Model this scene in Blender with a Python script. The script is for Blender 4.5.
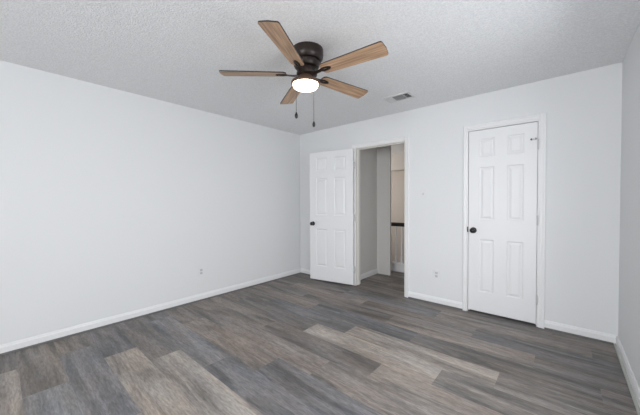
import bpy, bmesh, math, random
from mathutils import Vector, Matrix

random.seed(7)
scene = bpy.context.scene
for o in list(bpy.data.objects):
    bpy.data.objects.remove(o, do_unlink=True)
COL = scene.collection
PI = math.pi

# ------------------------------------------------------------------ camera
HC = 1.257
yaw, pit, roll = 0.71397, 0.0192, -0.0046
cy_, sy_, cp, sp = math.cos(yaw), math.sin(yaw), math.cos(pit), math.sin(pit)
rt = Vector((cy_, sy_, 0)); up = Vector((-sy_*sp, cy_*sp, cp)); fw = Vector((-sy_*cp, cy_*cp, -sp))
rt2 = rt*math.cos(roll) + up*math.sin(roll)
up2 = up*math.cos(roll) - rt*math.sin(roll)
cam_d = bpy.data.cameras.new('camera')
cam_d.sensor_fit = 'HORIZONTAL'; cam_d.sensor_width = 36.0
cam_d.lens = 281.41*36.0/640.0
cam_d.clip_start = 0.02
cam = bpy.data.objects.new('camera', cam_d); COL.objects.link(cam)
cam.matrix_world = Matrix(((rt2.x, up2.x, -fw.x, 0), (rt2.y, up2.y, -fw.y, 0), (rt2.z, up2.z, -fw.z, HC), (0, 0, 0, 1)))
scene.camera = cam

# ------------------------------------------------------------------ world, lights, exposure
world = bpy.data.worlds.new('world'); scene.world = world
world.use_nodes = True
wn = world.node_tree.nodes; wn.clear()
bg = wn.new('ShaderNodeBackground'); wo = wn.new('ShaderNodeOutputWorld')
bg.inputs['Color'].default_value = (0.75, 0.85, 1.0, 1)
bg.inputs['Strength'].default_value = 0.8
world.node_tree.links.new(bg.outputs[0], wo.inputs[0])

def area(name, loc, direction, sx, sy, power, color):
    d = bpy.data.lights.new(name, 'AREA'); d.shape = 'RECTANGLE'; d.size = sx; d.size_y = sy
    d.energy = power; d.color = color
    o = bpy.data.objects.new(name, d); COL.objects.link(o); o.location = loc
    o.rotation_euler = Vector(direction).to_track_quat('-Z', 'Y').to_euler()
    return o
# side window daylight, plus two added fill lights
area('front_fill', (-0.62, -2.78, 1.25), (0.40, 1, 0.10), 1.7, 1.5, 128, (0.97, 0.985, 1.0))  # added fill for the back wall, outside the unseen front window
area('side_window_daylight', (0.95, 1.85, 1.42), (-1, 0.0, -0.55), 2.2, 1.4, 62, (0.97, 0.985, 1.0))
area('stairwell_fill', (-4.3, 5.55, 1.55), (1, 0.25, -0.15), 1.0, 1.2, 17, (1.0, 0.93, 0.86))  # added light inside the stairwell

scene.view_settings.view_transform = 'Standard'
scene.view_settings.look = 'None'
scene.view_settings.gamma = 1.0
scene.view_settings.use_curve_mapping = False
scene.view_settings.exposure = 0.02

# ------------------------------------------------------------------ materials
def mat(name, color, rough=0.6, metal=0.0, spec=0.5):
    m = bpy.data.materials.new(name); m.use_nodes = True
    b = m.node_tree.nodes['Principled BSDF']
    b.inputs['Base Color'].default_value = (*color, 1)
    b.inputs['Roughness'].default_value = rough
    b.inputs['Metallic'].default_value = metal
    b.inputs['Specular IOR Level'].default_value = spec
    return m

def bump(m, scale, strength, dist, detail=2.0, stretch=None):
    nt = m.node_tree; b = nt.nodes['Principled BSDF']
    tc = nt.nodes.new('ShaderNodeTexCoord'); n = nt.nodes.new('ShaderNodeTexNoise')
    n.inputs['Scale'].default_value = scale; n.inputs['Detail'].default_value = detail
    src = tc.outputs['Object']
    if stretch:
        mp = nt.nodes.new('ShaderNodeMapping'); mp.inputs['Scale'].default_value = stretch
        nt.links.new(src, mp.inputs[0]); src = mp.outputs[0]
    nt.links.new(src, n.inputs['Vector'])
    bp = nt.nodes.new('ShaderNodeBump'); bp.inputs['Strength'].default_value = strength
    bp.inputs['Distance'].default_value = dist
    nt.links.new(n.outputs[0], bp.inputs['Height']); nt.links.new(bp.outputs[0], b.inputs['Normal'])
    return n

M_wall = mat('wall_paint', (0.775, 0.782, 0.79), 0.7, spec=0.3); bump(M_wall, 90, 0.08, 0.003)
M_ceil = mat('ceiling_texture', (0.70, 0.71, 0.725), 0.95, spec=0.1)
def ceiling_nodes():
    nt = M_ceil.node_tree; b = nt.nodes['Principled BSDF']
    n = bump(M_ceil, 110, 0.55, 0.008, 3.0)
    r = nt.nodes.new('ShaderNodeValToRGB')
    r.color_ramp.elements[0].position = 0.3; r.color_ramp.elements[0].color = (0.78, 0.785, 0.795, 1)
    r.color_ramp.elements[1].position = 0.7; r.color_ramp.elements[1].color = (0.93, 0.935, 0.94, 1)
    nt.links.new(n.outputs[0], r.inputs[0]); nt.links.new(r.outputs[0], b.inputs['Base Color'])
ceiling_nodes()
M_trim = mat('trim_paint', (0.825, 0.825, 0.83), 0.4)
M_door = mat('door_paint', (0.82, 0.82, 0.828), 0.42); bump(M_door, 40, 0.05, 0.002, 3, (12, 12, 0.8))
M_beige = mat('stairwell_paint', (0.70, 0.64, 0.585), 0.8)
M_hall = mat('hall_paint_dimmed', (0.70, 0.685, 0.66), 0.75)  # greige hall paint, lowered so the hall's dimness sits in its colour
M_jamb = mat('jamb_paint', (0.80, 0.78, 0.74), 0.45)
M_black = mat('black_knob', (0.008, 0.008, 0.009), 0.28)
M_bronze = mat('dark_bronze', (0.027, 0.017, 0.014), 0.36, 0.3)
M_fitter = mat('brown_bronze', (0.13, 0.08, 0.055), 0.42, 0.4)
M_edge = mat('blade_edge', (0.03, 0.025, 0.022), 0.6)
M_plate = mat('cover_plastic', (0.78, 0.78, 0.79), 0.35)
M_face = mat('receptacle_plastic', (0.58, 0.58, 0.59), 0.4)
M_slot = mat('slot_dark', (0.12, 0.12, 0.12), 0.7)
M_steel = mat('hinge_paint', (0.62, 0.62, 0.62), 0.5)
M_rubber = mat('stop_rubber', (0.05, 0.05, 0.05), 0.7)
M_vent = mat('vent_enamel', (0.72, 0.72, 0.72), 0.5)
M_duct = mat('duct_dark', (0.06, 0.06, 0.06), 0.8)
M_rail = mat('handrail_black', (0.012, 0.011, 0.01), 0.35)
M_chain = mat('chain_bronze', (0.10, 0.085, 0.07), 0.4, 0.7)
M_shoe = mat('shoe_moulding', (0.13, 0.127, 0.122), 0.6)
M_shoe_lit = mat('shoe_moulding_green_lit', (0.42, 0.44, 0.405), 0.5)  # paler copy of the shoe moulding, green outdoor light put into its colour

M_glow = bpy.data.materials.new('lit_frosted_glass'); M_glow.use_nodes = True
b_ = M_glow.node_tree.nodes['Principled BSDF']
b_.inputs['Base Color'].default_value = (0.9, 0.88, 0.84, 1)
b_.inputs['Emission Color'].default_value = (1.0, 0.86, 0.70, 1)
b_.inputs['Emission Strength'].default_value = 8.0

def wood_blade():
    m = mat('blade_wood', (0.35, 0.22, 0.13), 0.45)
    nt = m.node_tree; b = nt.nodes['Principled BSDF']
    tc = nt.nodes.new('ShaderNodeTexCoord'); mp = nt.nodes.new('ShaderNodeMapping')
    mp.inputs['Scale'].default_value = (3.0, 55, 55)
    oi = nt.nodes.new('ShaderNodeObjectInfo'); ad = nt.nodes.new('ShaderNodeVectorMath'); ad.operation = 'ADD'
    n = nt.nodes.new('ShaderNodeTexNoise'); n.inputs['Scale'].default_value = 1.0; n.inputs['Detail'].default_value = 5
    n.inputs['Distortion'].default_value = 0.6
    sc = nt.nodes.new('ShaderNodeMath'); sc.operation = 'MULTIPLY'; sc.inputs[1].default_value = 30
    r = nt.nodes.new('ShaderNodeValToRGB')
    r.color_ramp.elements[0].position = 0.32; r.color_ramp.elements[0].color = (0.30, 0.18, 0.107, 1)
    r.color_ramp.elements[1].position = 0.68; r.color_ramp.elements[1].color = (0.64, 0.42, 0.265, 1)
    nt.links.new(tc.outputs['Object'], mp.inputs[0]); nt.links.new(mp.outputs[0], ad.inputs[0])
    nt.links.new(oi.outputs['Random'], sc.inputs[0]); nt.links.new(sc.outputs[0], ad.inputs[1])
    nt.links.new(ad.outputs[0], n.inputs['Vector']); nt.links.new(n.outputs[0], r.inputs[0])
    nt.links.new(r.outputs[0], b.inputs['Base Color'])
    return m
M_blade = wood_blade()

def floor_mat():
    m = mat('vinyl_plank', (0.2, 0.19, 0.18), 0.42, spec=0.45)
    nt = m.node_tree; b = nt.nodes['Principled BSDF']; L = nt.links
    at = nt.nodes.new('ShaderNodeAttribute'); at.attribute_name = 'tone'
    sd = nt.nodes.new('ShaderNodeAttribute'); sd.attribute_name = 'seed'
    tc = nt.nodes.new('ShaderNodeTexCoord')
    ad = nt.nodes.new('ShaderNodeVectorMath'); ad.operation = 'ADD'
    L.new(tc.outputs['Object'], ad.inputs[0]); L.new(sd.outputs['Vector'], ad.inputs[1])
    def noise(scale, detail, rough=0.55, dist=0.0):
        mp = nt.nodes.new('ShaderNodeMapping'); mp.inputs['Scale'].default_value = scale
        L.new(ad.outputs[0], mp.inputs[0])
        n = nt.nodes.new('ShaderNodeTexNoise'); n.inputs['Scale'].default_value = 1; n.inputs['Detail'].default_value = detail
        n.inputs['Roughness'].default_value = rough; n.inputs['Distortion'].default_value = dist
        L.new(mp.outputs[0], n.inputs['Vector']); return n
    broad = noise((1.1, 9, 1), 4, 0.6, 0.8)      # broad cloudy streaks
    fine = noise((14, 85, 1), 5, 0.7, 0.4)       # fine grain
    hue = noise((1.6, 6, 1), 2)                  # brown against blue-grey
    def ramp(src, a, c, p0=0.34, p1=0.66):
        r = nt.nodes.new('ShaderNodeValToRGB')
        r.color_ramp.elements[0].position = p0; r.color_ramp.elements[0].color = (*a, 1)
        r.color_ramp.elements[1].position = p1; r.color_ramp.elements[1].color = (*c, 1)
        L.new(src.outputs[0], r.inputs[0]); return r
    def mul(a, c, f=1.0):
        x = nt.nodes.new('ShaderNodeMix'); x.data_type = 'RGBA'; x.blend_type = 'MULTIPLY'
        x.inputs[0].default_value = f
        L.new(a, x.inputs[6]); L.new(c, x.inputs[7]); return x.outputs[2]
    c1 = mul(at.outputs['Color'], ramp(broad, (0.58, 0.59, 0.60), (1.44, 1.42, 1.395)).outputs[0])
    c2 = mul(c1, ramp(fine, (0.70, 0.70, 0.705), (1.30, 1.295, 1.29)).outputs[0])
    c3 = mul(c2, ramp(hue, (0.96, 0.995, 1.035), (1.05, 0.995, 0.955)).outputs[0])
    L.new(c3, b.inputs['Base Color'])
    rr = nt.nodes.new('ShaderNodeMapRange'); rr.inputs['To Min'].default_value = 0.42; rr.inputs['To Max'].default_value = 0.56
    L.new(fine.outputs[0], rr.inputs[0]); L.new(rr.outputs[0], b.inputs['Roughness'])
    bp = nt.nodes.new('ShaderNodeBump'); bp.inputs['Strength'].default_value = 0.15; bp.inputs['Distance'].default_value = 0.001
    L.new(fine.outputs[0], bp.inputs['Height']); L.new(bp.outputs[0], b.inputs['Normal'])
    return m
M_floor = floor_mat()
M_floor.node_tree.nodes['Principled BSDF'].inputs['Specular IOR Level'].default_value = 0.3

# ------------------------------------------------------------------ mesh helpers
def obj(name, bm, m, parent=None, smooth=False, mats=None):
    me = bpy.data.meshes.new(name)
    bmesh.ops.recalc_face_normals(bm, faces=bm.faces)
    bm.to_mesh(me); bm.free()
    for mm in (mats or [m]): me.materials.append(mm)
    if smooth:
        for p in me.polygons: p.use_smooth = True
        try: me.set_sharp_from_angle(angle=math.radians(40))
        except Exception: pass
    o = bpy.data.objects.new(name, me); COL.objects.link(o)
    if parent: o.parent = parent
    return o

def box(bm, x0, x1, y0, y1, z0, z1, bev=0.0, seg=2):
    v = bmesh.ops.create_cube(bm, size=1)['verts']
    for q in v:
        q.co = Vector(((x0+x1)/2 + q.co.x*(x1-x0), (y0+y1)/2 + q.co.y*(y1-y0), (z0+z1)/2 + q.co.z*(z1-z0)))
    if bev:
        e = list({ed for q in v for ed in q.link_edges})
        bmesh.ops.bevel(bm, geom=e, offset=bev, segments=seg, affect='EDGES', profile=0.5)

def lathe(bm, prof, n=48, mat4=None):
    """prof: list of (r, z); closes on the axis where r == 0"""
    rings = []
    for r, z in prof:
        if r < 1e-6:
            rings.append([bm.verts.new((0, 0, z))])
        else:
            rings.append([bm.verts.new((r*math.cos(2*PI*i/n), r*math.sin(2*PI*i/n), z)) for i in range(n)])
    for a, b in zip(rings, rings[1:]):
        for i in range(n):
            j = (i+1) % n
            if len(a) == 1 and len(b) == 1: continue
            if len(a) == 1: bm.faces.new((a[0], b[i], b[j]))
            elif len(b) == 1: bm.faces.new((a[i], a[j], b[0]))
            else: bm.faces.new((a[i], a[j], b[j], b[i]))
    if mat4 is not None:
        vs = [v for r in rings for v in r]
        bmesh.ops.transform(bm, matrix=mat4, verts=vs)

def prism(bm, prof, p0, p1, axis_u, axis_v):
    """sweep a closed 2D profile straight from p0 to p1"""
    p0, p1 = Vector(p0), Vector(p1); u, v = Vector(axis_u), Vector(axis_v)
    a = [bm.verts.new(p0 + u*s + v*t) for s, t in prof]
    b = [bm.verts.new(p1 + u*s + v*t) for s, t in prof]
    n = len(prof)
    for i in range(n):
        bm.faces.new((a[i], a[(i+1) % n], b[(i+1) % n], b[i]))
    bm.faces.new(a); bm.faces.new(b[::-1])

def tube(bm, pts, r, n=8):
    pts = [Vector(p) for p in pts]; rings = []
    for i, p in enumerate(pts):
        d = (pts[min(i+1, len(pts)-1)] - pts[max(i-1, 0)]).normalized()
        a = d.orthogonal().normalized(); b = d.cross(a)
        if rings:
            a = (prev_a - d*prev_a.dot(d)).normalized(); b = d.cross(a)
        prev_a = a
        rr = r[i] if isinstance(r, (list, tuple)) else r
        rings.append([bm.verts.new(p + (a*math.cos(2*PI*k/n) + b*math.sin(2*PI*k/n))*rr) for k in range(n)])
    for a, b in zip(rings, rings[1:]):
        for k in range(n):
            bm.faces.new((a[k], a[(k+1) % n], b[(k+1) % n], b[k]))
    bm.faces.new(rings[0][::-1]); bm.faces.new(rings[-1])

def empty(name, loc=(0, 0, 0), rz=0.0):
    o = bpy.data.objects.new(name, None); COL.objects.link(o)
    o.location = loc; o.rotation_euler = (0, 0, rz); o.empty_display_size = 0.1
    return o

def tag(o, label=None, cat=None, group=None, kind=None):
    if label: o['label'] = label
    if cat: o['category'] = cat
    if group: o['group'] = group
    if kind: o['kind'] = kind
    return o

def struct(name, bm, m, label, cat, **k):
    return tag(obj(name, bm, m, **k), label, cat, kind='structure')

# ------------------------------------------------------------------ room shell
XL, XR, YB, YF, H = -3.526, 0.368, 3.532, -2.50, 2.44
WT = 0.12
YB2 = YB + WT
D0, D1, DH = -0.838, -0.185, 2.063      # closet opening
O0, O1, OH = -2.360, -1.576, 2.060    # bedroom door opening
HX0, HX1, HY1 = -4.45, -1.0, 6.75       # hall and stairwell beyond the door
NX, NY, SX = -2.475, 4.38, -2.224         # hall nook wall

# floor: one mesh, one face per plank
def lin(c):
    return tuple(((v/255+0.055)/1.055)**2.4 for v in c)
PL, PW, PY0 = 1.235, 0.231, 0.324
# row number -> (x of one end joint, tones of the planks counted from that joint)
ROWS = {
    -1: (-2.63, {-1: (104, 97, 90), 0: (106, 109, 113), 1: (118, 111, 106)}),
    0: (-3.14, {-1: (107, 99, 92), 0: (95, 97, 103), 1: (112, 107, 104)}),
    1: (-2.806, {-1: (90, 90, 94), 0: (142, 132, 122), 1: (116, 112, 108)}),
    2: (-2.475, {-1: (91, 87, 85), 0: (143, 136, 128), 1: (118, 114, 110)}),
    3: (-2.063, {-1: (106, 107, 112), 0: (99, 101, 107), 1: (116, 110, 106)}),
    4: (-1.73, {-1: (124, 112, 104), 0: (95, 97, 103), 1: (112, 106, 102)}),
    5: (-2.62, {-1: (112, 103, 97), 0: (122, 111, 104), 1: (116, 107, 101), 2: (106, 101, 97)}),
    6: (-2.29, {-1: (110, 102, 96), 0: (97, 90, 86), 1: (128, 118, 110), 2: (108, 103, 99)}),
    7: (-1.912, {-2: (112, 103, 98), -1: (93, 90, 89), 0: (150, 139, 129), 1: (104, 100, 96)}),
    8: (-1.58, {-2: (104, 97, 93), -1: (84, 88, 94), 0: (141, 131, 121), 1: (98, 95, 92)}),
    9: (-2.274, {-1: (110, 101, 96), 0: (83, 87, 93), 1: (93, 89, 86), 2: (108, 102, 98)}),
    10: (-1.40, {-2: (100, 95, 92), -1: (97, 89, 85), 0: (126, 116, 108), 1: (96, 92, 89)}),
    11: (-1.876, {-1: (120, 108, 102), 0: (105, 98, 94), 1: (84, 86, 91), 2: (100, 96, 92)}),
    12: (-1.05, {-2: (96, 90, 87), -1: (93, 95, 100), 0: (116, 109, 103), 1: (92, 88, 85)}),
    13: (-0.075, {-3: (92, 87, 85), -2: (96, 92, 90), -1: (94, 90, 88), 0: (112, 104, 98)}),
}
def build_floor():
    bm = bmesh.new()
    tone = bm.faces.layers.float_color.new('tone'); seed = bm.faces.layers.float_vector.new('seed')
    rnd = random.Random(11)
    palette = [(108, 102, 98), (118, 110, 104), (92, 93, 97), (126, 117, 109), (100, 95, 92), (112, 105, 101)]
    k = math.floor((YF-PY0)/PW)
    FY1 = 4.832                      # the hall floor stops at the stairwell edge
    while PY0 + k*PW < FY1:
        ya, yb = max(PY0+k*PW, YF), min(PY0+(k+1)*PW, FY1)
        j0, tones = ROWS.get(k, (rnd.uniform(-3, -1.8), {}))
        n = math.floor((HX0-j0)/PL)
        while j0 + n*PL < XR:
            xa, xb = max(j0+n*PL, HX0), min(j0+(n+1)*PL, XR)
            if xb > xa and yb > ya:
                f = bm.faces.new([bm.verts.new(c) for c in ((xa, ya, 0), (xb, ya, 0), (xb, yb, 0), (xa, yb, 0))])
                c = tones.get(n, rnd.choice(palette)); g = FLOOR_GAIN
                c = [m + 0.58*(v-m) for v, m in zip(c, (109, 103, 98))]; a_ = sum(c)/3
                c = lin([a_ + 0.75*(v-a_) for v in c])
                f[tone] = (c[0]*g, c[1]*g, c[2]*g, 1)
                f[seed] = Vector((rnd.uniform(0, 50), rnd.uniform(0, 50), 0))
            n += 1
        k += 1
    return bm
FLOOR_GAIN = 1.36
def floor_obj():
    bm = build_floor()
    o = struct('floor', bm, M_floor, 'grey brown wood-look plank floor across the room and hall', 'floor')
    return o
floor_obj()

bm = bmesh.new()
box(bm, XL-WT, XR+WT, YF-WT, YB2, H, H+0.1)
box(bm, HX0-WT, HX1+WT+0.9, YB2, HY1+WT, H, H+0.1)
struct('ceiling', bm, M_ceil, 'white popcorn textured ceiling', 'ceiling')

bm = bmesh.new(); box(bm, XL-WT, XL, YF-WT, YB, 0, H)
struct('wall_left', bm, M_wall, 'plain white wall on the left side of the room', 'wall')
SY0, SY1, SZ0, SZ1 = 0.75, 2.45, 0.65, 2.05     # side window, behind the viewer
bm = bmesh.new()
box(bm, XR, XR+WT, YF-WT, SY0, 0, H); box(bm, XR, XR+WT, SY1, YB2, 0, H)
box(bm, XR, XR+WT, SY0, SY1, 0, SZ0); box(bm, XR, XR+WT, SY0, SY1, SZ1, H)
struct('wall_right', bm, M_wall, 'plain white wall at the right edge', 'wall')
bm = bmesh.new()
box(bm, XL-WT, O0, YB, YB2, 0, H); box(bm, O0, O1, YB, YB2, OH, H); box(bm, O1, D0, YB, YB2, 0, H)
box(bm, D0, D1, YB, YB2, DH, H); box(bm, D1, XR, YB, YB2, 0, H)
struct('wall_back', bm, M_wall, 'white back wall holding both doors', 'wall')
# wall behind the camera, with an unseen window added for fill light
WX0, WX1, WZ0, WZ1 = -1.42, 0.30, 0.60, 2.15
bm = bmesh.new()
box(bm, XL, WX0, YF-WT, YF, 0, H); box(bm, WX1, XR, YF-WT, YF, 0, H)
box(bm, WX0, WX1, YF-WT, YF, 0, WZ0); box(bm, WX0, WX1, YF-WT, YF, WZ1, H)
struct('wall_front', bm, M_wall, 'white wall with an added window behind the viewer', 'wall')
w = tag(empty('window_1', ((WX0+WX1)/2, YF, WZ0)), 'unseen wide white framed window added behind the viewer', 'window', kind='structure')
def wpart(name, *boxes):
    bm = bmesh.new()
    for b in boxes: box(bm, *b)
    o = obj(name, bm, M_trim); o.parent = w; o.matrix_parent_inverse = Matrix.Translation(w.location).inverted()
wpart('window_frame', (WX0, WX0+.05, YF-.09, YF-.03, WZ0, WZ1), (WX1-.05, WX1, YF-.09, YF-.03, WZ0, WZ1),
      (WX0+.05, WX1-.05, YF-.09, YF-.03, WZ0, WZ0+.05), (WX0+.05, WX1-.05, YF-.09, YF-.03, WZ1-.05, WZ1),
      (-0.585, -0.535, YF-.09, YF-.03, WZ0+.05, WZ1-.05))
wpart('window_sill', (WX0-.05, WX1+.04, YF, YF+.05, WZ0-.03, WZ0))
w = tag(empty('window_2', (XR, (SY0+SY1)/2, SZ0)), 'white framed side window behind the viewer', 'window', kind='structure')
wpart('window_frame', (XR+.03, XR+.09, SY0, SY0+.05, SZ0, SZ1), (XR+.03, XR+.09, SY1-.05, SY1, SZ0, SZ1),
      (XR+.03, XR+.09, SY0+.05, SY1-.05, SZ0, SZ0+.05), (XR+.03, XR+.09, SY0+.05, SY1-.05, SZ1-.05, SZ1))
wpart('window_sill', (XR-.02, XR, SY0, SY1, SZ0-.03, SZ0))

# hall shell
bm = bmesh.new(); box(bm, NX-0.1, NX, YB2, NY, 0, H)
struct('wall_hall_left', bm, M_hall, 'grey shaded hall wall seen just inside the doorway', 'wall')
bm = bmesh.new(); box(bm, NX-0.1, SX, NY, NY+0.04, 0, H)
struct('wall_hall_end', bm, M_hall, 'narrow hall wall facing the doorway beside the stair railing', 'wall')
bm = bmesh.new(); box(bm, HX1, HX1+WT, YB2, HY1+WT, -2.6, H)
struct('wall_hall_right', bm, M_wall, 'hall wall hidden to the right of the doorway', 'wall')
bm = bmesh.new(); box(bm, HX0-WT, HX0, YB2, HY1+WT, -2.6, H)
struct('wall_stairwell_left', bm, M_wall, 'stairwell wall hidden on the left of the hall', 'wall')
bm = bmesh.new(); box(bm, HX0, HX1, HY1, HY1+WT, -2.6, H)
struct('wall_stairwell_back', bm, M_beige, 'beige stairwell wall behind the white balusters', 'wall')
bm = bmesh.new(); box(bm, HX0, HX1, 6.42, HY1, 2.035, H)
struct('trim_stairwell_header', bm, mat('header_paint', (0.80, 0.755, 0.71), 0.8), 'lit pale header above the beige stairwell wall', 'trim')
bm = bmesh.new(); box(bm, HX0, HX1, 4.75, 4.83, -2.6, -0.01)
struct('wall_stairwell_front', bm, M_beige, 'stairwell wall below the hall floor edge', 'wall')
bm = bmesh.new(); box(bm, HX0, HX1, 4.83, HY1, -2.7, -2.6)
struct('floor_stairwell', bm, M_beige, 'landing at the foot of the stairwell', 'floor')
# closet shell behind the closed door
bm = bmesh.new()
box(bm, HX1+WT, XR+WT, 4.25, 4.25+WT, 0, H); box(bm, XR, XR+WT, YB2, 4.25, 0, H); box(bm, HX1+WT, XR, YB2, 4.25, H, H+0.1)
struct('wall_closet', bm, M_wall, 'closet walls hidden behind the closed panel door', 'wall')

# ------------------------------------------------------------------ baseboards
BH, BT = 0.083, 0.013
BPROF = [(0, 0), (BT, 0), (BT, BH-0.022), (BT-0.004, BH-0.014), (BT-0.006, BH-0.003), (BT-0.009, BH), (0, BH)]
SR = 0.015
SPROF = [(BT, 0), (BT+SR, 0)] + [(BT + SR*math.cos(a), SR*math.sin(a)) for a in (0.4, 0.8, 1.2)] + [(BT, SR)]
def baseboard(name, segs, label, prof=BPROF, m=M_trim, cat='baseboard'):
    bm = bmesh.new()
    for p0, p1, n in segs: prism(bm, prof, p0, p1, n, (0, 0, 1))
    return struct(name, bm, m, label, cat)
CW, CWL = 0.052, 0.036
bl = [((XL, YF, 0), (XL, YB, 0), (1, 0, 0))]
bb = [((XL+BT, YB, 0), (O0-CW, YB, 0), (0, -1, 0)), ((O1+CW, YB, 0), (D0-CWL, YB, 0), (0, -1, 0)), ((D1+CW, YB, 0), (XR-BT, YB, 0), (0, -1, 0))]
br = [((XR, YF, 0), (XR, YB, 0), (-1, 0, 0))]
baseboard('baseboard_left', bl, 'white baseboard along the left wall')
baseboard('baseboard_back', bb, 'white baseboard along the back wall between the doors')
baseboard('baseboard_right', br, 'white baseboard along the right wall')
baseboard('baseboard_hall', [((NX, YB2, 0), (NX, NY, 0), (1, 0, 0))], 'white baseboard along the grey hall wall inside the doorway')
bl = [((XL, YF, 0), (XL, YB-BT, 0), (1, 0, 0))]
baseboard('trim_1', bl, 'thin grey shoe moulding at the foot of the left baseboard', SPROF, M_shoe, 'trim')
bb2 = [((XL+BT+SR, YB, 0), (O0-CW, YB, 0), (0, -1, 0)), ((O1+CW, YB, 0), (D0-CWL, YB, 0), (0, -1, 0)), ((D1+CW, YB, 0), (XR-BT-SR, YB, 0), (0, -1, 0))]
baseboard('trim_2', bb2, 'thin grey shoe moulding at the foot of the back baseboard', SPROF, M_shoe, 'trim')
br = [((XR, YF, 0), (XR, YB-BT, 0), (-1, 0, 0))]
baseboard('trim_3', br, 'thin grey shoe moulding with painted-in green light at the foot of the right baseboard', SPROF, M_shoe_lit, 'trim')

# ------------------------------------------------------------------ door casings and jambs
def casing(name, x0, x1, h, label, m, wl=CW, wr=CW, wt=CW):
    bm = bmesh.new(); t = 0.017
    P = lambda w: [(0, 0), (0.007, 0), (0.011, 0.008), (0.012, w*0.5), (t, w*0.72), (t, w-0.004), (t-0.004, w), (0, w)]
    prism(bm, P(wl), (x0, YB, 0), (x0, YB, h+wt), (0, -1, 0), (-1, 0, 0))
    prism(bm, P(wr), (x1, YB, 0), (x1, YB, h+wt), (0, -1, 0), (1, 0, 0))
    prism(bm, P(wt), (x0, YB, h), (x1, YB, h), (0, -1, 0), (0, 0, 1))
    return struct(name, bm, m, label, 'trim')
casing('trim_4', O0, O1, OH, 'white casing around the open doorway to the hall', M_trim, CW, CW)
casing('trim_5', D0, D1, DH, 'white casing around the closed closet door', M_trim, CWL, CW, 0.052)
def jamb(name, x0, x1, h, label, m):
    bm = bmesh.new(); t = 0.012
    box(bm, x0, x0+t, YB, YB2, 0, h); box(bm, x1-t, x1, YB, YB2, 0, h); box(bm, x0+t, x1-t, YB, YB2, h-t, h)
    # stop bead
    box(bm, x0+t, x0+t+.010, YB+.045, YB+.08, 0, h-t); box(bm, x1-t-.010, x1-t, YB+.045, YB+.08, 0, h-t)
    box(bm, x0+t+.010, x1-t-.010, YB+.045, YB+.08, h-t-.010, h-t)
    return struct(name, bm, m, label, 'trim')
jamb('trim_6', O0, O1, OH, 'off-white jamb lining the open doorway', M_jamb)
jamb('trim_7', D0, D1, DH, 'white jamb lining around the closed closet door', M_trim)

# ------------------------------------------------------------------ six-panel doors
PZ = [(0.222, 0.812), (1.030, 1.612), (1.725, 1.925)]       # panel heights above the leaf's foot
def leaf_mesh(W, Hh, T, st, pw):
    """leaf in local x 0..W, z 0..Hh; front face at y = 0, back at y = T"""
    bm = bmesh.new()
    mid = W - 2*st - 2*pw
    px = [(st, st+pw), (st+pw+mid, st+2*pw+mid)]
    xs = [0, px[0][0], px[0][1], px[1][0], px[1][1], W]
    zs = [0] + [z for a in PZ for z in a] + [Hh]
    for face in (0, 1):
        Y = (lambda d: d) if face == 0 else (lambda d: T-d)
        def V(x, z, d=0.0): return bm.verts.new((x, Y(d), z))
        for i in range(len(xs)-1):
            for j in range(len(zs)-1):
                x0, x1, z0, z1 = xs[i], xs[i+1], zs[j], zs[j+1]
                if i in (1, 3) and j in (1, 3, 5):
                    rings = []
                    for ins, dep in ((0, 0), (0.004, 0.005), (0.012, 0.0085), (0.018, 0.0085), (0.036, 0.002), (0.038, 0.0015)):
                        rings.append([V(x0+ins, z0+ins, dep), V(x1-ins, z0+ins, dep), V(x1-ins, z1-ins, dep), V(x0+ins, z1-ins, dep)])
                    for a, b in zip(rings, rings[1:]):
                        for q in range(4):
                            bm.faces.new((a[q], a[(q+1) % 4], b[(q+1) % 4], b[q]))
                    bm.faces.new(rings[-1])
                else:
                    bm.faces.new((V(x0, z0), V(x1, z0), V(x1, z1), V(x0, z1)))
    for (x0, z0, x1, z1) in ((0, 0, W, 0), (W, 0, W, Hh), (W, Hh, 0, Hh), (0, Hh, 0, 0)):
        # rim faces follow the cuts so the shell is closed
        cuts = xs if z0 == z1 else zs
        lo, hi = (min(x0, x1), max(x0, x1)) if z0 == z1 else (min(z0, z1), max(z0, z1))
        for a, b in zip(cuts, cuts[1:]):
            if z0 == z1: pts = ((a, 0, z0), (b, 0, z0), (b, T, z0), (a, T, z0))
            else: pts = ((x0, 0, a), (x0, 0, b), (x0, T, b), (x0, T, a))
            bm.faces.new([bm.verts.new(p) for p in pts])
    bmesh.ops.remove_doubles(bm, verts=bm.verts, dist=0.0002)
    return bm

def knob(parent, x, z, ydir, yface):
    """round door knob with its rose; axis along y"""
    R = Matrix.Translation((x, yface, z)) @ Matrix.Rotation(PI/2 if ydir < 0 else -PI/2, 4, 'X')
    bm = bmesh.new()
    lathe(bm, [(0, 0), (0.032, 0), (0.033, 0.003), (0.031, 0.007), (0.022, 0.010), (0.012, 0.012), (0.011, 0.030), (0.016, 0.033),
               (0.024, 0.038), (0.0285, 0.046), (0.0285, 0.053), (0.024, 0.061), (0.014, 0.066), (0, 0.067)], 32, R)
    k = obj('door_knob', bm, M_black, parent, smooth=True); k['label'] = 'round black door knob'
    bm = bmesh.new()
    lathe(bm, [(0.006, 0.0672), (0.006, 0.0685), (0, 0.0685)], 16, R)
    c = obj('knob_button', bm, M_rubber, k, smooth=True)

def hinge(parent, x, y, z, leafdir):
    bm = bmesh.new()
    lathe(bm, [(0, -0.05), (0.004, -0.05), (0.0065, -0.046), (0.0065, 0.046), (0.004, 0.05), (0, 0.05)], 14, Matrix.Translation((x, y, z)))
    box(bm, *sorted((x, x+leafdir*0.009)), y+0.003, y+0.0065, z-0.044, z+0.044)
    h = obj('hinge', bm, M_steel, parent, smooth=True); h['label'] = 'painted steel butt hinge'
    return h

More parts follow.
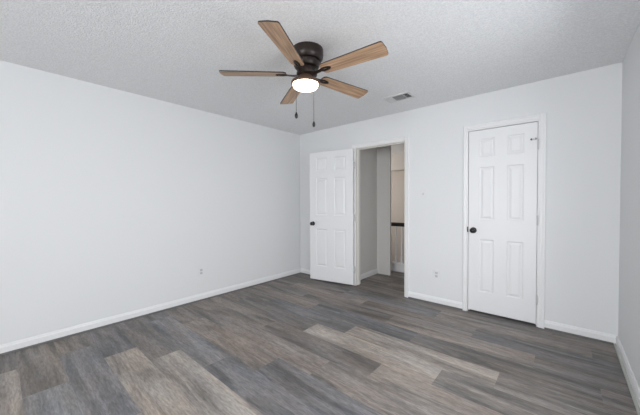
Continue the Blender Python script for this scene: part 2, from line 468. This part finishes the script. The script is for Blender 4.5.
# closet door, closed: hinges on the right, knob on the left
CWd = (D1-0.017) - (D0+0.017)
door = tag(empty('door_2', (D0+0.017, YB+0.004, 0.024)), 'closed white six-panel closet door with black knob on its left', 'door', kind='structure')
obj('door_leaf', leaf_mesh(CWd, DH-0.018-0.024, 0.035, 0.108, 0.142), M_door, door)
knob(door, 0.052, 0.908, -1, 0.0)
bm = bmesh.new(); box(bm, -0.013, -0.0005, -0.006, 0.004, 0.885, 0.945, 0.001)
obj('latch_plate', bm, M_black, door)['label'] = 'black latch plate at the door edge'
for z in (0.245, 1.04, 1.795): hinge(door, CWd+0.006, -0.007, z, -1)
bm = bmesh.new()
zz = 1.853
tube(bm, [(CWd+0.006, -0.012, zz), (CWd-0.006, -0.020, zz), (CWd-0.045, -0.026, zz-0.003)], 0.004, 8)
st = obj('hinge_stop', bm, M_steel, door, smooth=True); st['label'] = 'hinge-pin door stop with dark tips'
bm = bmesh.new()
lathe(bm, [(0, 0), (0.009, 0), (0.009, 0.012), (0.006, 0.014), (0, 0.014)], 14, Matrix.Translation((CWd-0.048, -0.012, zz-0.003)) @ Matrix.Rotation(PI/2, 4, 'X'))
lathe(bm, [(0, 0), (0.008, 0), (0.008, 0.010), (0.006, 0.012), (0, 0.012)], 14, Matrix.Translation((CWd-0.014, -0.012, zz)) @ Matrix.Rotation(PI/2, 4, 'X'))
obj('rubber_tip', bm, M_rubber, st, smooth=True)

# bedroom door, swung open against the back wall: local x runs from the hinge to the knob edge
LW = 0.757
ang = PI + math.radians(10.3)
door = tag(empty('door_1', (-2.353, 3.462, 0.022), ang), 'open white six-panel door swung back against the wall beside the hall doorway', 'door', kind='structure')
# front (visible) face must look at -y: local +y points to the room after turning ~190 degrees, so build the leaf at y -T..0
bm = leaf_mesh(LW, 2.020, 0.035, 0.118, 0.200)
bmesh.ops.translate(bm, verts=bm.verts, vec=(0, -0.035, 0))
obj('door_leaf', bm, M_door, door)
knob(door, LW-0.062, 0.893, 1, 0.0)
knob(door, LW-0.062, 0.893, -1, -0.035)
for z in (0.22, 1.0, 1.78):
    bm = bmesh.new()
    lathe(bm, [(0, -0.05), (0.004, -0.05), (0.0065, -0.046), (0.0065, 0.046), (0.004, 0.05), (0, 0.05)], 14, Matrix.Translation((-0.008, -0.030, z)))
    box(bm, -0.008, 0.0, -0.033, -0.004, z-0.044, z+0.044)
    h = obj('hinge', bm, M_steel, door, smooth=True); h['label'] = 'painted steel butt hinge'

# ------------------------------------------------------------------ stair railing in the hall
RY = 4.727
rail = tag(empty('stair_railing', (-2.27, RY, 0)), 'white baluster stair railing with black handrail seen through the open doorway', 'railing')
def rpart(name, bm, m, **k):
    o = obj(name, bm, m, rail, **k); o.matrix_parent_inverse = Matrix.Translation(rail.location).inverted(); return o
RX0, RX1 = HX0, HX1
bm = bmesh.new(); prism(bm, [(-.03, .818), (-.033, .845), (-.026, .872), (-.012, .882), (.012, .882), (.026, .872), (.033, .845), (.03, .818)],
                        (RX0, RY, 0), (RX1, RY, 0), (0, 1, 0), (0, 0, 1))
rpart('handrail', bm, M_rail)['label'] = 'black painted handrail'
bm = bmesh.new(); box(bm, RX0, RX1, RY, RY+0.10, 0, 0.13); box(bm, RX0, RX1, RY-0.012, RY+0.112, 0.13, 0.150, 0.004)
rpart('curb', bm, M_trim)['label'] = 'white capped curb under the balusters'
x = -2.944
while x < -1.5:
    bm = bmesh.new()
    M4 = Matrix.Translation((x, RY+0.03, 0))
    box(bm, x-.016, x+.016, RY+.014, RY+.046, 0.150, 0.27, 0.002)
    lathe(bm, [(0.011, 0.27), (0.016, 0.275), (0.016, 0.285), (0.011, 0.292), (0.014, 0.34), (0.012, 0.55), (0.009, 0.80), (0.009, 0.82)], 12, M4)
    rpart('baluster', bm, M_trim, smooth=True)
    x += 0.108

# ------------------------------------------------------------------ ceiling fan
FX, FY, FZ = -1.5278, 1.5987, 2.253
fan = tag(empty('ceiling_fan', (FX, FY, H)), 'five-blade ceiling fan with dark bronze motor, wood blades and a lit round light', 'ceiling fan')
Z = lambda z: z-H
bm = bmesh.new()
lathe(bm, [(0, Z(2.44)), (0.120, Z(2.44)), (0.122, Z(2.432)), (0.122, Z(2.392)), (0.117, Z(2.368)), (0.104, Z(2.352)), (0, Z(2.352))], 56)
canopy_o = obj('canopy', bm, M_bronze, fan, smooth=True)
bm = bmesh.new()
lathe(bm, [(0, Z(2.352)), (0.088, Z(2.352)), (0.090, Z(2.343)), (0.100, Z(2.340)), (0.101, Z(2.315)), (0.090, Z(2.300)), (0.066, Z(2.295)), (0.066, Z(2.268)), (0.080, Z(2.262)), (0.080, Z(2.244)),
           (0.062, Z(2.236)), (0, Z(2.236))], 56)
motor_o = obj('motor_housing', bm, M_bronze, fan, smooth=True)
canopy_o.location = (0.010, 0.014, 0); motor_o.location = (0.006, 0.008, 0)
bm = bmesh.new()
lathe(bm, [(0, Z(2.236)), (0.050, Z(2.236)), (0.054, Z(2.226)), (0.060, Z(2.214)), (0.088, Z(2.200)), (0.108, Z(2.193)), (0.113, Z(2.186)), (0.113, Z(2.172)), (0.106, Z(2.169)), (0.099, Z(2.178)), (0, Z(2.178))], 56)
obj('light_fitter', bm, M_fitter, fan, smooth=True)
bm = bmesh.new()
lathe(bm, [(0, Z(2.178)), (0.0965, Z(2.178)), (0.0975, Z(2.166)), (0.095, Z(2.155)), (0.088, Z(2.147)), (0.072, Z(2.142)), (0.045, Z(2.139)), (0, Z(2.138))], 56)
obj('light_shade', bm, M_glow, fan, smooth=True)['label'] = 'lit white drum glass'

def blade_mesh():
    r0, r1, w0, w1, t = 0.150, 0.656, 0.106, 0.135, 0.009
    pts = []
    def corner(cx, cy, rad, a0, a1, n=6):
        for i in range(n+1):
            a = a0 + (a1-a0)*i/n
            pts.append((cx+rad*math.cos(a), cy+rad*math.sin(a)))
    rt_ = 0.016; ri = 0.034
    corner(r1-rt_-0.006, -w1/2+rt_, rt_, -PI/2, 0); 
    pts.append((r1, 0.0))
    corner(r1-rt_-0.006, w1/2-rt_, rt_, 0, PI/2)
    corner(r0+ri, w0/2-ri, ri, PI/2, PI); corner(r0+ri, -w0/2+ri, ri, PI, 1.5*PI)
    bm = bmesh.new()
    lo = [bm.verts.new((x, y, -t/2)) for x, y in pts]; hi = [bm.verts.new((x, y, t/2)) for x, y in pts]
    bm.faces.new(lo[::-1]); bm.faces.new(hi)
    n = len(pts)
    for i in range(n):
        f = bm.faces.new((lo[i], lo[(i+1) % n], hi[(i+1) % n], hi[i])); f.material_index = 1
    return bm
def bracket_mesh():
    """arm from the motor to an open oval pad under the blade (blade-local, blade underside at z = -0.003)"""
    bm = bmesh.new()
    # oval ring pad
    n = 28; cx, a, b, ai, bi = 0.182, 0.050, 0.020, 0.022, 0.0055
    z1, z0 = -0.0045, -0.0115
    R = []
    for s, (aa, b2, zz) in enumerate(((a, b, z1), (a, b, z0+.0015), (a-.002, b-.002, z0), (ai+.002, bi+.002, z0), (ai, bi, z0+.0015), (ai, bi, z1))):
        R.append([bm.verts.new((cx+aa*math.cos(2*PI*i/n), b2*math.sin(2*PI*i/n), zz)) for i in range(n)])
    for q in range(6):
        A, B = R[q], R[(q+1) % 6]
        for i in range(n): bm.faces.new((A[i], A[(i+1) % n], B[(i+1) % n], B[i]))
    # arm
    secs = [(0.050, 0.020, -0.014, 0.009), (0.085, 0.015, -0.017, 0.009), (0.115, 0.012, -0.015, 0.008), (0.145, 0.012, -0.0112, 0.006)]
    rings = []
    for x, hw, zb, th in secs:
        rings.append([bm.verts.new((x, -hw, zb)), bm.verts.new((x, hw, zb)), bm.verts.new((x, hw, zb+th)), bm.verts.new((x, -hw, zb+th))])
    for A, B in zip(rings, rings[1:]):
        for i in range(4): bm.faces.new((A[i], A[(i+1) % 4], B[(i+1) % 4], B[i]))
    bm.faces.new(rings[0][::-1]); bm.faces.new(rings[-1])
    return bm
def screw_mesh(x):
    bm = bmesh.new()
    if True:
        lathe(bm, [(0, -0.0145), (0.003, -0.0142), (0.0045, -0.0125), (0.0045, -0.0112), (0, -0.0112)], 10, Matrix.Translation((x, 0, 0)))
    return bm
blade0 = obj('blade', blade_mesh(), None, fan, mats=[M_blade, M_edge])
brk0 = obj('blade_bracket', bracket_mesh(), M_bronze, fan, smooth=True)
scrs = [obj('screw', screw_mesh(x), M_bronze, brk0, smooth=True) for x in (0.150, 0.218)]
PH = math.radians(294.82)
for i in range(5):
    if i == 0: bl_, br_ = blade0, brk0
    else:
        bl_ = blade0.copy(); COL.objects.link(bl_); bl_.parent = fan
        br_ = brk0.copy(); COL.objects.link(br_); br_.parent = fan
        for q_ in scrs:
            s_ = q_.copy(); COL.objects.link(s_); s_.parent = br_
    m4 = Matrix.Translation((-0.004, 0.004, FZ-H)) @ Matrix.Rotation(-0.0172, 4, 'X') @ Matrix.Rotation(-0.0099, 4, 'Y') @ Matrix.Rotation(PH + i*2*PI/5, 4, 'Z') @ Matrix.Rotation(math.radians(-11.0), 4, 'X')
    bl_.matrix_local = m4; br_.matrix_local = m4

def pull_chain(lat, fwd, z0, z1):
    r_ = Vector((math.cos(yaw), math.sin(yaw), 0)); f_ = Vector((-math.sin(yaw), math.cos(yaw), 0))
    p = r_*lat + f_*fwd
    bm = bmesh.new()
    tube(bm, [(p.x*0.93, p.y*0.93, Z(2.190)), (p.x*1.0, p.y*1.0, Z(2.186)), (p.x, p.y, Z(2.176)), (p.x, p.y, Z(z1+.02))], 0.0016, 6)
    z = z0
    while z > z1+0.025:
        bmesh.ops.create_icosphere(bm, subdivisions=1, radius=0.0024, matrix=Matrix.Translation((p.x, p.y, Z(z))))
        z -= 0.008
    c = obj('pull_chain', bm, M_chain, fan, smooth=True)
    bm = bmesh.new()
    lathe(bm, [(0, 0.024), (0.004, 0.022), (0.006, 0.016), (0.011, 0.004), (0.012, -0.006), (0.010, -0.018), (0.004, -0.024), (0, -0.024)], 16, Matrix.Translation((p.x, p.y, Z(z1))))
    k = obj('chain_pull', bm, M_black, c, smooth=True); k['label'] = 'dark chain pull'
pull_chain(-0.066, -0.092, 2.17, 1.907)
pull_chain(0.061, 0.096, 2.17, 1.893)

# ------------------------------------------------------------------ ceiling vent
VX0, VX1, VY0, VY1 = -1.570, -1.270, 2.920, 3.105
vent = tag(empty('ceiling_vent', ((VX0+VX1)/2, (VY0+VY1)/2, H)), 'small white louvred air vent in the ceiling near the back wall', 'vent')
vw, vh = (VX1-VX0)/2, (VY1-VY0)/2
bm = bmesh.new(); fr = 0.022
for b in ((-vw, vw, -vh, -vh+fr), (-vw, vw, vh-fr, vh), (-vw, -vw+fr, -vh+fr, vh-fr), (vw-fr, vw, -vh+fr, vh-fr)):
    box(bm, *b, -0.008, 0.0)
xa_, xb_ = -vw+fr+0.070, vw-fr-0.062
box(bm, xa_-.003, xa_, -vh+fr, vh-fr, -0.008, 0); box(bm, xb_, xb_+.003, -vh+fr, vh-fr, -0.008, 0)
obj('vent_frame', bm, M_vent, vent)
bm = bmesh.new(); box(bm, -vw+fr, vw-fr, -vh+fr, vh-fr, -0.0012, -0.0002)
obj('duct_opening', bm, M_duct, vent)['label'] = 'dark duct behind the louvres'
ns = 9
for i in range(ns):                       # middle bank, slats across
    y = -vh+fr+0.008 + i*(2*vh-2*fr-0.016)/(ns-1)
    bm = bmesh.new(); prism(bm, [(-.0045, -.0100), (-.0035, -.0105), (.0045, -.0022), (.0035, -.0017)], (xa_, y, 0), (xb_, y, 0), (0, 1, 0), (0, 0, 1))
    obj('louvre', bm, M_vent, vent)
for x0, x1, n, sg in ((-vw+fr, xa_-.003, 6, 1), (xb_+.003, vw-fr, 5, -1)):     # end banks, slats turned outwards
    for i in range(n):
        x = x0+0.006 + i*(x1-x0-0.012)/(n-1)
        bm = bmesh.new(); prism(bm, [(-.0055*sg, -.0100), (-.0045*sg, -.0105), (.0055*sg, -.0022), (.0045*sg, -.0017)], (x, -vh+fr, 0), (x, vh-fr, 0), (1, 0, 0), (0, 0, 1))
        obj('louvre', bm, M_vent, vent)

# ------------------------------------------------------------------ outlets and switch
def wall_plate(name, loc, rz, label, cat, kind, group=None):
    """plate in local x (width), z (height), facing local -y"""
    t = tag(empty(name, loc, rz), label, cat, group)
    bm = bmesh.new(); box(bm, -0.036, 0.036, -0.006, 0, -0.059, 0.059, 0.003)
    obj('cover_plate', bm, M_plate, t)
    if kind == 'outlet':
        for s in (-1, 1):
            bm = bmesh.new(); box(bm, -0.0165, 0.0165, -0.0085, -0.005, s*0.0195-0.0145, s*0.0195+0.0145, 0.0025)
            r = obj('receptacle', bm, M_face, t)
            bm = bmesh.new()
            box(bm, -0.0075, -0.0050, -0.0089, -0.0080, s*0.0195-0.003, s*0.0195+0.007); box(bm, 0.0050, 0.0075, -0.0089, -0.0080, s*0.0195-0.003, s*0.0195+0.006)
            lathe(bm, [(0, 0.0), (0.0022, 0.0), (0.0022, 0.0009), (0, 0.0009)], 10, Matrix.Translation((0, -0.0080, s*0.0195-0.008)) @ Matrix.Rotation(PI/2, 4, 'X'))
            obj('slots', bm, M_slot, r)
        scz = (0,)
    else:
        bm = bmesh.new(); box(bm, -0.006, 0.006, -0.0075, -0.005, -0.013, 0.013, 0.001)
        obj('toggle_plate', bm, M_face, t)
        bm = bmesh.new(); prism(bm, [(0, -0.004), (0.012, 0.005), (0.013, 0.010), (0.0, 0.006)], (-0.004, -0.007, 0), (0.004, -0.007, 0), (0, -1, 0), (0, 0, 1))
        obj('toggle', bm, M_face, t)
        scz = (-0.030, 0.030)
    for z in scz:
        bm = bmesh.new(); lathe(bm, [(0, 0.0), (0.0035, 0.0), (0.003, 0.0012), (0, 0.0014)], 12, Matrix.Translation((0, -0.006, z)) @ Matrix.Rotation(PI/2, 4, 'X'))
        obj('screw', bm, M_plate, t)
wall_plate('wall_outlet', (XL, 1.722, 0.370), PI/2, 'white duplex outlet low on the left wall', 'outlet', 'outlet')
wall_plate('wall_outlet', (-1.173, YB, 0.362), 0, 'white duplex outlet low on the back wall between the two doors', 'outlet', 'outlet')
wall_plate('light_switch', (-1.338, YB, 1.352), 0, 'white toggle light switch on the back wall right of the open doorway', 'switch', 'switch')
